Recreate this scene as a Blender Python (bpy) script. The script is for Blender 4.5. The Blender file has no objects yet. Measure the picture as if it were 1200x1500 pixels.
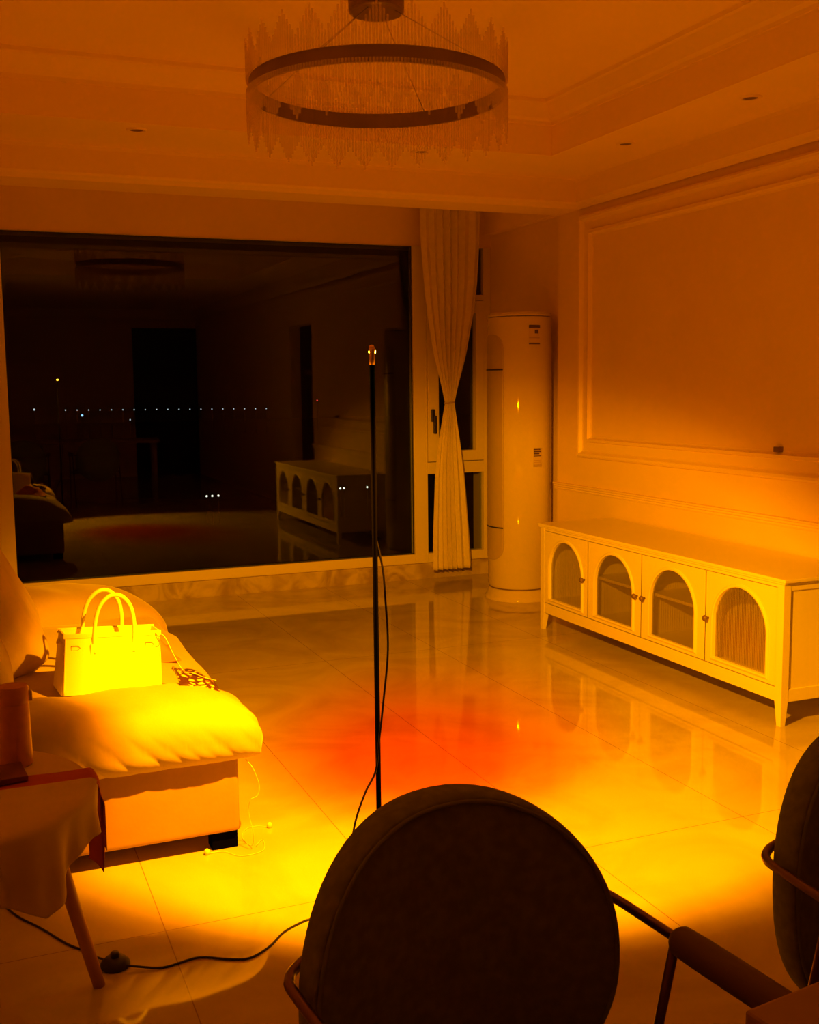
import bpy, bmesh, math, random
from mathutils import Vector, Matrix
random.seed(7)
PI = math.pi
C = bpy.context.scene.collection
sc = bpy.context.scene

# ------------------------------------------------------------ materials
def mat(name, col, rough=.5, metal=0., noise=None, bump=None, coat=0., spec=.5, sheen=0., trans=0.):
    m = bpy.data.materials.new(name); m.use_nodes = True
    nt = m.node_tree; b = nt.nodes['Principled BSDF']
    b.inputs['Base Color'].default_value = (*col, 1)
    b.inputs['Roughness'].default_value = rough
    b.inputs['Metallic'].default_value = metal
    b.inputs['Specular IOR Level'].default_value = spec
    b.inputs['Coat Weight'].default_value = coat
    b.inputs['Sheen Weight'].default_value = sheen
    b.inputs['Transmission Weight'].default_value = trans
    tc = nt.nodes.new('ShaderNodeTexCoord')
    if noise:
        sc_, amt = noise
        n = nt.nodes.new('ShaderNodeTexNoise'); n.inputs['Scale'].default_value = sc_; n.inputs['Detail'].default_value = 5
        nt.links.new(tc.outputs['Object'], n.inputs['Vector'])
        r = nt.nodes.new('ShaderNodeValToRGB')
        r.color_ramp.elements[0].position = .35; r.color_ramp.elements[1].position = .65
        r.color_ramp.elements[0].color = (*[c*(1-amt) for c in col], 1)
        r.color_ramp.elements[1].color = (*[min(1, c*(1+amt*.6)) for c in col], 1)
        nt.links.new(n.outputs['Fac'], r.inputs['Fac']); nt.links.new(r.outputs['Color'], b.inputs['Base Color'])
    if bump:
        sc_, st, dist = bump
        n = nt.nodes.new('ShaderNodeTexNoise'); n.inputs['Scale'].default_value = sc_; n.inputs['Detail'].default_value = 4
        nt.links.new(tc.outputs['Object'], n.inputs['Vector'])
        bp = nt.nodes.new('ShaderNodeBump'); bp.inputs['Strength'].default_value = st; bp.inputs['Distance'].default_value = dist
        nt.links.new(n.outputs['Fac'], bp.inputs['Height']); nt.links.new(bp.outputs['Normal'], b.inputs['Normal'])
    return m

M = {}
M['wall'] = mat('wall_paint', (.82, .66, .56), .6, noise=(3, .03), bump=(60, .08, .002))
M['ceil'] = mat('ceiling_paint', (.88, .72, .62), .8, noise=(2, .02))
M['trim'] = mat('trim_paint', (.85, .70, .60), .45)
M['frame'] = mat('window_frame_paint', (.72, .66, .55), .4)
M['dark_door'] = mat('dark_door_wood', (.05, .03, .02), .6, noise=(6, .2))
M['gasket'] = mat('rubber_gasket', (.03, .03, .03), .7)
M['cabinet'] = mat('cream_lacquer', (.82, .78, .64), .35, noise=(4, .02))
M['cab_in'] = mat('cabinet_inside', (.55, .47, .38), .6)
M['ac'] = mat('glossy_white_plastic', (.64, .56, .50), .05)
M['ac_panel'] = mat('matt_grey_plastic', (.45, .37, .31), .35)
M['blackplastic'] = mat('black_plastic', (.015, .012, .01), .45)
M['label'] = mat('paper_label', (.60, .50, .40), .6)
M['label_ink'] = mat('printed_ink', (.10, .06, .04), .6)
M['brass'] = mat('brushed_brass', (.75, .55, .25), .25, metal=1.)
M['steel'] = mat('polished_steel', (.6, .55, .5), .2, metal=1.)
M['bronze'] = mat('brown_metal', (.20, .13, .08), .42, metal=.2, noise=(8, .1))
M['curtain'] = mat('curtain_cloth', (.70, .63, .50), .9, sheen=.3, noise=(30, .05))
M['velvet'] = mat('sofa_velvet', (.47, .36, .26), .85, sheen=.4, noise=(9, .07), bump=(26, .25, .006))
M['sofa_base'] = mat('sofa_base_fabric', (.42, .25, .16), .9, noise=(12, .05), bump=(80, .25, .002))
M['pillow'] = mat('pillow_fabric', (.66, .56, .42), .9, noise=(10, .06), bump=(20, .3, .008))
M['leather'] = mat('cream_leather', (.85, .80, .62), .5, bump=(180, .15, .001))
M['stitch'] = mat('seam_thread', (.45, .33, .16), .7)
M['orange_cloth'] = mat('orange_scarf_cloth', (.75, .22, .06), .8, noise=(12, .1))
M['red_cloth'] = mat('red_napkin_cloth', (.42, .07, .03), .85, noise=(15, .1), bump=(60, .2, .002))
M['dark_red'] = mat('dark_red_cover', (.16, .04, .025), .6, noise=(10, .3))
M['linen'] = mat('linen_cloth', (.56, .46, .34), .9, noise=(14, .06), bump=(120, .25, .001))
M['wood'] = mat('warm_wood', (.50, .27, .14), .5, noise=(7, .15))
M['table_paint'] = mat('cream_tabletop', (.62, .50, .37), .45, noise=(5, .05))
M['dining_top'] = mat('dining_tabletop', (.36, .24, .16), .5, noise=(7, .15))
M['tumbler'] = mat('pink_steel_tumbler', (.52, .22, .13), .38, noise=(40, .1))
M['chair_fabric'] = mat('dark_brown_upholstery', (.17, .19, .13), .95, noise=(60, .2), bump=(300, .3, .001))
M['chair_metal'] = mat('dark_bronze_tube', (.16, .09, .05), .32, metal=.8)
M['pad'] = mat('dark_arm_padding', (.15, .10, .065), .75, bump=(200, .2, .001))
M['white_plastic'] = mat('white_plastic', (.8, .76, .66), .35)
M['lamp_black'] = mat('matt_black_paint', (.002, .0018, .0015), .9, spec=0)
M['black_ground'] = mat('night_ground', (.004, .004, .005), 1, spec=0)
M['chair_piping'] = mat('dark_piping', (.15, .17, .11), .8)

def glass_pane(name, tint, refl_ior, rough=0.0):
    m = bpy.data.materials.new(name); m.use_nodes = True; nt = m.node_tree
    for n in list(nt.nodes): nt.nodes.remove(n)
    out = nt.nodes.new('ShaderNodeOutputMaterial'); mx = nt.nodes.new('ShaderNodeMixShader')
    tr = nt.nodes.new('ShaderNodeBsdfTransparent'); gl = nt.nodes.new('ShaderNodeBsdfGlossy')
    fr = nt.nodes.new('ShaderNodeFresnel'); fr.inputs['IOR'].default_value = refl_ior
    tr.inputs['Color'].default_value = (*tint, 1); gl.inputs['Roughness'].default_value = rough
    nt.links.new(fr.outputs[0], mx.inputs[0]); nt.links.new(tr.outputs[0], mx.inputs[1]); nt.links.new(gl.outputs[0], mx.inputs[2])
    nt.links.new(mx.outputs[0], out.inputs['Surface'])
    return m
M['pane'] = glass_pane('window_glass', (.85, .88, .86), 1.45)

def crystal():
    m = bpy.data.materials.new('crystal_glass'); m.use_nodes = True; nt = m.node_tree
    for n in list(nt.nodes): nt.nodes.remove(n)
    out = nt.nodes.new('ShaderNodeOutputMaterial'); mx = nt.nodes.new('ShaderNodeMixShader')
    tr = nt.nodes.new('ShaderNodeBsdfTransparent'); tr.inputs['Color'].default_value = (.97, .95, .92, 1)
    pb = nt.nodes.new('ShaderNodeBsdfPrincipled')
    pb.inputs['Base Color'].default_value = (.9, .76, .66, 1); pb.inputs['Roughness'].default_value = .12
    mx.inputs[0].default_value = .25
    nt.links.new(tr.outputs[0], mx.inputs[1]); nt.links.new(pb.outputs[0], mx.inputs[2]); nt.links.new(mx.outputs[0], out.inputs['Surface'])
    return m
M['crystal'] = crystal()

def reeded():
    m = bpy.data.materials.new('reeded_glass'); m.use_nodes = True; nt = m.node_tree
    for n in list(nt.nodes): nt.nodes.remove(n)
    out = nt.nodes.new('ShaderNodeOutputMaterial')
    mx = nt.nodes.new('ShaderNodeMixShader'); mx2 = nt.nodes.new('ShaderNodeMixShader')
    tr = nt.nodes.new('ShaderNodeBsdfTransparent'); tr.inputs['Color'].default_value = (.70, .68, .62, 1)
    gl = nt.nodes.new('ShaderNodeBsdfGlossy'); gl.inputs['Roughness'].default_value = .18
    df = nt.nodes.new('ShaderNodeBsdfDiffuse'); df.inputs['Color'].default_value = (.45, .38, .3, 1)
    fr = nt.nodes.new('ShaderNodeFresnel'); fr.inputs['IOR'].default_value = 1.5
    mx.inputs[0].default_value = .18
    nt.links.new(tr.outputs[0], mx.inputs[1]); nt.links.new(df.outputs[0], mx.inputs[2])
    nt.links.new(fr.outputs[0], mx2.inputs[0]); nt.links.new(mx.outputs[0], mx2.inputs[1]); nt.links.new(gl.outputs[0], mx2.inputs[2])
    nt.links.new(mx2.outputs[0], out.inputs['Surface'])
    return m
M['reeded'] = reeded()

def emit(name, col, s):
    m = bpy.data.materials.new(name); m.use_nodes = True; nt = m.node_tree
    for n in list(nt.nodes): nt.nodes.remove(n)
    out = nt.nodes.new('ShaderNodeOutputMaterial'); e = nt.nodes.new('ShaderNodeEmission')
    e.inputs[0].default_value = (*col, 1); e.inputs[1].default_value = s
    nt.links.new(e.outputs[0], out.inputs['Surface']); return m

def floor_mat():
    m = bpy.data.materials.new('polished_marble_tiles'); m.use_nodes = True; nt = m.node_tree
    b = nt.nodes['Principled BSDF']; L = nt.links.new
    tc = nt.nodes.new('ShaderNodeTexCoord')
    # tile grid: seams at x = 0.415 + k*0.615, y = 2.71 + k*1.23
    sep = nt.nodes.new('ShaderNodeSeparateXYZ'); L(tc.outputs['Object'], sep.inputs[0])
    def seam(sock, off, size):
        a = nt.nodes.new('ShaderNodeMath'); a.operation = 'SUBTRACT'; L(sock, a.inputs[0]); a.inputs[1].default_value = off
        p = nt.nodes.new('ShaderNodeMath'); p.operation = 'PINGPONG'; L(a.outputs[0], p.inputs[0]); p.inputs[1].default_value = size/2
        c = nt.nodes.new('ShaderNodeMath'); c.operation = 'LESS_THAN'; L(p.outputs[0], c.inputs[0]); c.inputs[1].default_value = .0014
        return c.outputs[0]
    mxm = nt.nodes.new('ShaderNodeMath'); mxm.operation = 'MAXIMUM'
    L(seam(sep.outputs[0], .415, .615), mxm.inputs[0]); L(seam(sep.outputs[1], 2.71, 2.46), mxm.inputs[1])
    n = nt.nodes.new('ShaderNodeTexNoise'); n.inputs['Scale'].default_value = 1.7; n.inputs['Detail'].default_value = 8
    n.inputs['Distortion'].default_value = 2.2
    L(tc.outputs['Object'], n.inputs['Vector'])
    r = nt.nodes.new('ShaderNodeValToRGB'); e = r.color_ramp.elements
    e[0].position = .32; e[0].color = (.47, .40, .32, 1); e[1].position = .62; e[1].color = (.57, .51, .42, 1)
    L(n.outputs['Fac'], r.inputs['Fac'])
    mc = nt.nodes.new('ShaderNodeMixRGB'); L(mxm.outputs[0], mc.inputs[0]); L(r.outputs[0], mc.inputs[1]); mc.inputs[2].default_value = (.30, .20, .12, 1)
    L(mc.outputs[0], b.inputs['Base Color'])
    b.inputs['Roughness'].default_value = .045; b.inputs['Specular IOR Level'].default_value = .62
    return m
M['floor'] = floor_mat()

def marble_mat():
    m = mat('veined_marble', (.5, .42, .33), .25)
    nt = m.node_tree; b = nt.nodes['Principled BSDF']
    tc = nt.nodes.new('ShaderNodeTexCoord'); n = nt.nodes.new('ShaderNodeTexNoise')
    n.inputs['Scale'].default_value = 5; n.inputs['Detail'].default_value = 9; n.inputs['Distortion'].default_value = 1.5
    r = nt.nodes.new('ShaderNodeValToRGB'); e = r.color_ramp.elements
    e[0].position = .38; e[0].color = (.34, .26, .19, 1); e[1].position = .62; e[1].color = (.58, .5, .4, 1)
    nt.links.new(tc.outputs['Object'], n.inputs['Vector']); nt.links.new(n.outputs['Fac'], r.inputs['Fac']); nt.links.new(r.outputs[0], b.inputs['Base Color'])
    return m
M['marble'] = marble_mat()

def pattern_mat():
    m = mat('black_gold_pattern', (.1, .05, .03), .5)
    nt = m.node_tree; b = nt.nodes['Principled BSDF']
    tc = nt.nodes.new('ShaderNodeTexCoord'); v = nt.nodes.new('ShaderNodeTexVoronoi'); v.feature = 'DISTANCE_TO_EDGE'
    v.inputs['Scale'].default_value = 42
    r = nt.nodes.new('ShaderNodeValToRGB'); e = r.color_ramp.elements
    e[0].position = .16; e[0].color = (.06, .02, .01, 1); e[1].position = .22; e[1].color = (.75, .5, .25, 1)
    nt.links.new(tc.outputs['Object'], v.inputs['Vector']); nt.links.new(v.outputs['Distance'], r.inputs['Fac']); nt.links.new(r.outputs[0], b.inputs['Base Color'])
    return m
M['pattern'] = pattern_mat()

# ------------------------------------------------------------ helpers
def link(name, me, m, parent=None, smooth=False, loc=None):
    o = bpy.data.objects.new(name, me); C.objects.link(o)
    if m: me.materials.append(m)
    if parent: o.parent = parent
    if smooth:
        for p in me.polygons: p.use_smooth = True
    if loc: o.location = loc
    return o
def obj(name, bm, m, parent=None, smooth=False, loc=None, recalc=True):
    if recalc: bmesh.ops.recalc_face_normals(bm, faces=bm.faces)
    me = bpy.data.meshes.new(name); bm.to_mesh(me); bm.free()
    return link(name, me, m, parent, smooth, loc)
def thing(name, label, cat, loc=(0, 0, 0), group=None, rz=0):
    o = bpy.data.objects.new(name, None); C.objects.link(o); o.location = loc; o.rotation_euler = (0, 0, rz)
    o.empty_display_size = .1
    return tag(o, label, cat, group)
def tag(o, label, cat, group=None):
    o['label'] = label; o['category'] = cat
    if group: o['group'] = group
    return o
def struct(o): o['kind'] = 'structure'; return o
def box(bm, x0, x1, y0, y1, z0, z1, bev=0, seg=2):
    v = [bm.verts.new((x, y, z)) for z in (z0, z1) for y in (y0, y1) for x in (x0, x1)]
    fs = [(0, 2, 3, 1), (4, 5, 7, 6), (0, 1, 5, 4), (2, 6, 7, 3), (0, 4, 6, 2), (1, 3, 7, 5)]
    faces = [bm.faces.new([v[i] for i in f]) for f in fs]
    if bev:
        es = list({e for f in faces for e in f.edges})
        bmesh.ops.bevel(bm, geom=es, offset=bev, segments=seg, profile=.6, affect='EDGES')
    return v
def B(name, x0, x1, y0, y1, z0, z1, m, parent=None, bev=0):
    bm = bmesh.new(); box(bm, x0, x1, y0, y1, z0, z1, bev); return obj(name, bm, m, parent)
def catmull(pts, n=8, closed=False):
    pts = [Vector(p) for p in pts]; out = []; N = len(pts)
    rng = range(N if closed else N-1)
    for i in rng:
        g = (lambda k: pts[k % N]) if closed else (lambda k: pts[max(0, min(N-1, k))])
        p0, p1, p2, p3 = g(i-1), g(i), g(i+1), g(i+2)
        for j in range(n):
            t = j/n
            out.append(.5*((2*p1)+(-p0+p2)*t+(2*p0-5*p1+4*p2-p3)*t*t+(-p0+3*p1-3*p2+p3)*t**3))
    if not closed: out.append(pts[-1])
    return out
def sweep(bm, pts, r, seg=8, closed=False, cap=True):
    pts = [Vector(p) for p in pts]; N = len(pts); rings = []
    rr = r if callable(r) else (lambda t: r)
    prev = None
    for i, p in enumerate(pts):
        if closed: t = (pts[(i+1) % N]-pts[i-1]).normalized()
        else: t = (pts[min(N-1, i+1)]-pts[max(0, i-1)]).normalized()
        if prev is None:
            a = Vector((0, 0, 1)) if abs(t.z) < .9 else Vector((1, 0, 0))
            u = t.cross(a).normalized()
        else: u = (prev-t*prev.dot(t)).normalized()
        w = t.cross(u); prev = u; R = rr(i/(N-1))
        rings.append([bm.verts.new(p+(u*math.cos(2*PI*k/seg)+w*math.sin(2*PI*k/seg))*R) for k in range(seg)])
    for i in range(N if closed else N-1):
        a, b = rings[i], rings[(i+1) % N]
        for k in range(seg): bm.faces.new((a[k], a[(k+1) % seg], b[(k+1) % seg], b[k]))
    if cap and not closed:
        bm.faces.new(rings[0][::-1]); bm.faces.new(rings[-1])
def T(name, pts, r, m, parent=None, seg=8, smooth_n=0, closed=False):
    bm = bmesh.new(); sweep(bm, catmull(pts, smooth_n, closed) if smooth_n else pts, r, seg, closed)
    return obj(name, bm, m, parent, smooth=True)
def lathe(bm, prof, seg=32, c=(0, 0, 0), cap=True):
    rings = []
    for r, z in prof:
        if r < 1e-6: rings.append([bm.verts.new((c[0], c[1], c[2]+z))])
        else: rings.append([bm.verts.new((c[0]+r*math.cos(2*PI*k/seg), c[1]+r*math.sin(2*PI*k/seg), c[2]+z)) for k in range(seg)])
    for a, b in zip(rings, rings[1:]):
        for k in range(seg):
            k2 = (k+1) % seg
            if len(a) == 1 and len(b) == 1: continue
            if len(a) == 1: bm.faces.new((a[0], b[k2], b[k]))
            elif len(b) == 1: bm.faces.new((a[k], a[k2], b[0]))
            else: bm.faces.new((a[k], a[k2], b[k2], b[k]))
def LA(name, prof, m, parent=None, seg=32, c=(0, 0, 0), sm=True):
    bm = bmesh.new(); lathe(bm, prof, seg, c); o = obj(name, bm, m, parent, smooth=sm)
    return o
def autosmooth(o, ang=40):
    for e in o.data.edges: pass
    me = o.data; me.set_sharp_from_angle(angle=math.radians(ang)); return o
def sgnpow(v, e): return math.copysign(abs(v)**e, v)
def puff(name, c, h, e1, e2, m, parent=None, nu=160, nv=80, rot=None, disp=None):
    """super-ellipsoid cushion; c centre, h half sizes; disp(p_local, n)->offset"""
    bm = bmesh.new(); rows = []
    for j in range(nv+1):
        et = -PI/2+PI*j/nv
        ring = []
        for i in range(nu):
            om = 2*PI*i/nu
            p = Vector((h[0]*sgnpow(math.cos(et), e1)*sgnpow(math.cos(om), e2),
                        h[1]*sgnpow(math.cos(et), e1)*sgnpow(math.sin(om), e2),
                        h[2]*sgnpow(math.sin(et), e1)))
            if disp: p = disp(p)
            if rot: p = rot @ p
            ring.append(bm.verts.new(p+Vector(c)))
        rows.append(ring)
    for a, b in zip(rows, rows[1:]):
        for i in range(nu):
            bm.faces.new((a[i], a[(i+1) % nu], b[(i+1) % nu], b[i]))
    bmesh.ops.remove_doubles(bm, verts=bm.verts, dist=1e-5)
    return obj(name, bm, m, parent, smooth=True)
def profile_frame(bm, y0, y1, z0, z1, prof, xw, inward=-1):
    """picture-frame moulding on plane x = xw; prof = [(inset, height)]"""
    loops = []
    for ins, hgt in prof:
        x = xw+inward*hgt
        loops.append([bm.verts.new(v) for v in ((x, y0+ins, z0+ins), (x, y1-ins, z0+ins), (x, y1-ins, z1-ins), (x, y0+ins, z1-ins))])
    for a, b in zip(loops, loops[1:]):
        for k in range(4): bm.faces.new((a[k], a[(k+1) % 4], b[(k+1) % 4], b[k]))
def ring_profile(bm, rect, prof):
    """rect x0,x1,y0,y1 ; prof [(outset from rect, z)] swept round the rectangle"""
    x0, x1, y0, y1 = rect; loops = []
    for o, z in prof:
        loops.append([bm.verts.new(v) for v in ((x0-o, y0-o, z), (x1+o, y0-o, z), (x1+o, y1+o, z), (x0-o, y1+o, z))])
    for a, b in zip(loops, loops[1:]):
        for k in range(4): bm.faces.new((a[k], a[(k+1) % 4], b[(k+1) % 4], b[k]))

# ------------------------------------------------------------ room shell
KK = 1.105
def zk(z): return 1.4+KK*(z-1.4)
XR, XL, YB, YW, XBAY = 3.49, -.42, -3.0, 7.14, 3.575
struct(B('floor', XL-.2, 4.0, YB-.2, YW+.3, -.1, 0, M['floor']))
struct(B('wall_left', XL-.15, XL, YB-.1, YW+.3, 0, 2.9, M['wall']))
# right wall, with a doorway nearer than the cabinet
bm = bmesh.new()
box(bm, XR, XR+.40, 3.15, 6.03, 0, 2.9); box(bm, XR, XR+.40, YB, 2.3, 0, 2.9); box(bm, XR, XR+.40, 2.3, 3.15, 2.05, 2.9)
struct(obj('wall_right', bm, M['wall']))
d = struct(B('door_1', XR+.12, XR+.16, 2.3, 3.15, 0, 2.05, M['dark_door']))
T('door_handle', [(XR+.12, 3.05, 1.0), (XR+.08, 3.05, 1.0), (XR+.08, 2.93, 1.0)], .008, M['steel'], d)
struct(B('wall_bay', XBAY, XBAY+.15, 6.03, YW+.3, 0, 2.9, M['wall']))
bm = bmesh.new(); box(bm, XL, 2.5, YB-.15, YB, 0, 2.9); box(bm, 2.5, XR, YB-.15, YB, 2.3, 2.9)
struct(obj('wall_back', bm, M['wall']))
struct(B('door_2', 2.5, XR, YB-.13, YB-.09, 0, 2.3, M['dark_door']))
# window wall: strips round the window
bm = bmesh.new()
box(bm, XL, XBAY, YW, YW+.25, 2.35, 2.9); box(bm, XL, XBAY, YW, YW+.25, 0, .115); box(bm, XL, -.33, YW, YW+.25, .115, 2.35)
struct(obj('wall_window', bm, M['wall']))
struct(B('baseboard_window', XL, XBAY, YW-.025, YW, 0, .110, M['marble']))
# ceiling: slab, bay ceiling, beam, soffit with tray opening
TR = (.13, 2.94, 2.1, 5.15)   # tray opening
struct(B('ceiling', TR[0]-.05, TR[1]+.05, TR[2]-.05, TR[3]+.05, zk(2.70), 2.95, M['ceil']))
bm = bmesh.new(); zs = zk(2.465); YF, ZB = 5.782, zk(2.325)
box(bm, XL, TR[0], YB, YF, zs, 2.9); box(bm, TR[1], XR, YB, YF, zs, 2.9)
box(bm, TR[0], TR[1], TR[3], YF, zs, 2.9); box(bm, TR[0], TR[1], YB, TR[2], zs, 2.9)
struct(obj('trim_1', bm, M['ceil']))
struct(B('trim_2', XL, XR+.005, YF, 6.03, ZB, 2.9, M['ceil']))      # beam
struct(B('trim_3', XL, XBAY, 6.03, YW, 2.62, 2.9, M['ceil']))
struct(B('trim_8', 3.525, XBAY, 6.03, YW, 2.444, 2.62, M['ceil']))             # bay ceiling
bm = bmesh.new()   # crown round the tray
ring_profile(bm, TR, [(KK*a, zk(b)) for a, b in [(0, 2.60), (-.012, 2.60), (-.015, 2.615), (-.03, 2.625), (-.05, 2.655), (-.068, 2.680), (-.082, 2.684), (-.085, 2.70)]])
struct(obj('trim_4', bm, M['trim']))
bm = bmesh.new()   # cove under the soffit: right wall, beam face, left wall
ring_profile(bm, (XL, XR, YB, YF), [(KK*a, zk(b)) for a, b in [(-.001, 2.360), (-.012, 2.360), (-.014, 2.322), (-.022, 2.322), (-.030, 2.330), (-.052, 2.340), (-.060, 2.350), (-.066, 2.450), (-.072, 2.466)]])
struct(obj('trim_5', bm, M['trim']))
bm = bmesh.new()   # picture-frame panel on the right wall
profile_frame(bm, 3.22, 5.752, zk(.985), zk(2.285), [(a*KK, b*KK) for a, b in [(0, 0), (0, .020), (.010, .028), (.022, .026), (.034, .010), (.040, .007), (.083, .005), (.088, .020), (.102, .022), (.110, .004), (.118, 0)]], XR)
struct(obj('trim_6', bm, M['trim']))
bm = bmesh.new()   # chair rail
prof = [(0, .785), (.008, .787), (.012, .794), (.010, .800), (.018, .806), (.018, .814), (.026, .819), (.026, .826), (0, .828)]
prof = [(a, zk(b)) for a, b in prof]
for s in (3.33, 5.462):
    pass
vs = [[bm.verts.new((XR-a, y, z)) for a, z in prof] for y in (3.15, 6.045)]
for k in range(len(prof)-1): bm.faces.new((vs[0][k], vs[0][k+1], vs[1][k+1], vs[1][k]))
bm.faces.new(vs[0]); bm.faces.new(vs[1][::-1])
struct(obj('trim_7', bm, M['trim']))
struct(B('baseboard_right', XR-.012, XR, 3.15, 6.03, 0, .08, M['trim'], bev=.003))

# ------------------------------------------------------------ windows
def frame_rect(bm, x0, x1, z0, z1, w, y0, y1, bev=.003):
    wl, wr, wb, wt = w
    box(bm, x0, x0+wl, y0, y1, z0, z1, bev); box(bm, x1-wr, x1, y0, y1, z0, z1, bev)
    box(bm, x0+wl, x1-wr, y0, y1, z0, z0+wb, bev); box(bm, x0+wl, x1-wr, y0, y1, z1-wt, z1, bev)
bm = bmesh.new()
frame_rect(bm, .18, 3.052, .112, 2.352, (.088, .088, .066, .004), YW-.008, YW+.07)
w1 = struct(obj('window_1', bm, M['frame']))
for k, y in enumerate((7.17, 7.19)):
    bm = bmesh.new(); box(bm, .262, 2.968, y, y+.006, .17, 2.35); obj('window_glass', bm, M['pane'], w1)
bm = bmesh.new(); frame_rect(bm, .265, 2.966, .177, 2.349, (.006, .006, .006, .006), YW+.012, YW+.028, 0); obj('gasket', bm, M['gasket'], w1)
def casement(name, x0, x1, handle_right):
    bm = bmesh.new()
    frame_rect(bm, x0, x1, .112, 2.352, (.014, .06, .066, .004) if handle_right else (.06, .014, .066, .004), YW-.008, YW+.07)
    a, b = (x0+.014, x1-.06) if handle_right else (x0+.06, x1-.014)
    box(bm, a, b, YW-.008, YW+.07, 1.985, 2.025, .003); box(bm, a, b, YW-.008, YW+.07, .752, .835, .003)
    w = struct(obj(name, bm, M['frame']))
    bm = bmesh.new(); frame_rect(bm, a+.003, b-.003, .840, 1.982, (.085, .06, .075, .085), YW-.016, YW+.05); obj('sash', bm, M['frame'], w)
    for z0, z1 in ((.177, .754), (.90, 1.90), (2.023, 2.350)):
        B('window_glass', a+.02 if z0 == .90 else a, b-.02 if z0 == .90 else b, 7.17, 7.18, z0, z1, M['pane'], w)
    hx = a+.04 if handle_right else b-.04
    bm = bmesh.new()
    box(bm, hx-.014, hx+.014, YW-.028, YW-.014, 1.125, 1.215, .006); box(bm, hx-.002, hx+.018, YW-.050, YW-.022, 1.04, 1.17, .006)
    obj('window_handle', bm, M['blackplastic'], w)
    return w
casement('window_2', 3.052, 3.572, True)
casement('window_3', -.33, .18, False)

# ------------------------------------------------------------ night outside
gd = struct(B('ground', -260, 420, 40, 420, -12.5, -12, M['black_ground']))
glow_w = emit('cool_lamp_glow', (.75, .85, 1), 1.4); glow_b = emit('blue_lamp_glow', (.25, .5, 1), 3.0)
glow_y = emit('white_lamp_glow', (1, .95, .8), 3.0); glow_r = emit('red_lamp_glow', (1, .05, .05), 2.0)
F, YAW, PIT, ROL, H = 1591.7, math.radians(-22.27), math.radians(6.754), math.radians(-.643), 1.4
def city_lamp(x, y, z, r, m, label, group, name='street_lamp'):
    t = thing(name, label, 'street lamp', (x, y, -12), group)
    h = z+12
    LA('post', [(.0, 0), (.09, 0), (.05, h), (0, h)], M['black_ground'], t, seg=6)
    LA('lamp_glow', [(0, h-r), (r*.7, h-r*.7), (r, h), (r*.7, h+r*.7), (0, h+r)], m, t, seg=8)
    return t
# straight far row (a lit causeway): directions from the window outwards
for k in range(19):
    a = math.radians(4.9+k*.565)
    city_lamp(300*math.tan(a)*.985, 300, -4.6-k*.035, .16, glow_w, 'tiny white street lamp in the long straight far row outside the big window', 'street lamps in the far row')
city_lamp(293*math.tan(math.radians(5.62)), 293, -5.9, .30, glow_b, 'bluish bright lamp just below the left end of the far lamp row', None)
city_lamp(300*math.tan(math.radians(3.35)), 300, -4.3, .26, glow_w, 'whitish lamp left of the far lamp row, near the left window edge', None)
city_lamp(300*math.tan(math.radians(7.95)), 300, -7.5, .18, glow_w, 'faint lamp standing alone under the middle of the far lamp row', None)
city_lamp(300*math.tan(math.radians(17.5)), 300, -3.2, .22, glow_r, 'small red light in the night right of the far lamp row', None)
for dx, n in ((0, 0), (.55, 1), (1.15, 2)):
    city_lamp(104*math.tan(math.radians(11.65))+dx, 104, -9.2, .10, glow_y, 'one of three close white lamps low in the middle of the night view', 'three low white lamps')
for dx, n in ((0, 0), (.4, 1), (2.9, 2), (3.5, 3)):
    city_lamp(104*math.tan(math.radians(18.62))+dx, 104, -9.1, .10, glow_y, 'white lamp low in the night view beside the lamp pole', 'low white lamps near the pole')

# ------------------------------------------------------------ ceiling downlights
for n, (x, y, s) in enumerate(((3.138, 4.763, 'nearest the air conditioner corner'), (3.138, 3.83, 'nearest the photo\'s right edge'),
                  (.818, 5.271, 'left of the chandelier'), (2.243, 5.271, 'just behind the chandelier'))):
    t = thing('downlight', 'unlit round downlight in the ceiling border, '+s, 'downlight', (x, y, zs-.001), 'ceiling downlights')
    LA('bezel', [(.030, .006), (.033, -.006), (.046, -.004), (.048, .001)], M['trim'], t, seg=28)
    LA('reflector', [(0, .0), (.02, .001), (.031, -.002)], M['bronze'], t, seg=28)

# ------------------------------------------------------------ chandelier
CX, CY, ZR, RC = 1.508, 3.952, 2.461, .477
ch = thing('chandelier', 'round crystal-rod chandelier with brown metal ring hanging from the ceiling', 'chandelier', (CX, CY, ZR))
LA('ring', [(RC-.012, 0), (RC, 0), (RC, .056), (RC-.012, .056), (RC-.012, 0)], M['bronze'], ch, seg=128, sm=False)
LA('canopy', [(0, .306), (.098, .306), (.104, .312), (.104, .374), (0, .374)], M['bronze'], ch, seg=40, sm=False)
for k in range(4):
    a = PI/4+k*PI/2
    T('support_rod', [(.07*math.cos(a), .07*math.sin(a), .31), ((RC-.006)*math.cos(a), (RC-.006)*math.sin(a), .055)], .0018, M['steel'], ch, seg=6)
NR = 260
def tri(t): t %= 1.; return 1-abs(2*t-1)
def rod_mesh(bm, x, y, z0, z1, r=.0045, seg=6):
    a0 = [bm.verts.new((x+r*math.cos(2*PI*k/seg), y+r*math.sin(2*PI*k/seg), z0)) for k in range(seg)]
    a1 = [bm.verts.new((x+r*math.cos(2*PI*k/seg), y+r*math.sin(2*PI*k/seg), z1)) for k in range(seg)]
    for k in range(seg): bm.faces.new((a0[k], a0[(k+1) % seg], a1[(k+1) % seg], a1[k]))
    bm.faces.new(a0); bm.faces.new(a1)
rest = bmesh.new()
near_dir = math.atan2(-CY, -CX)
rods = []
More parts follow.
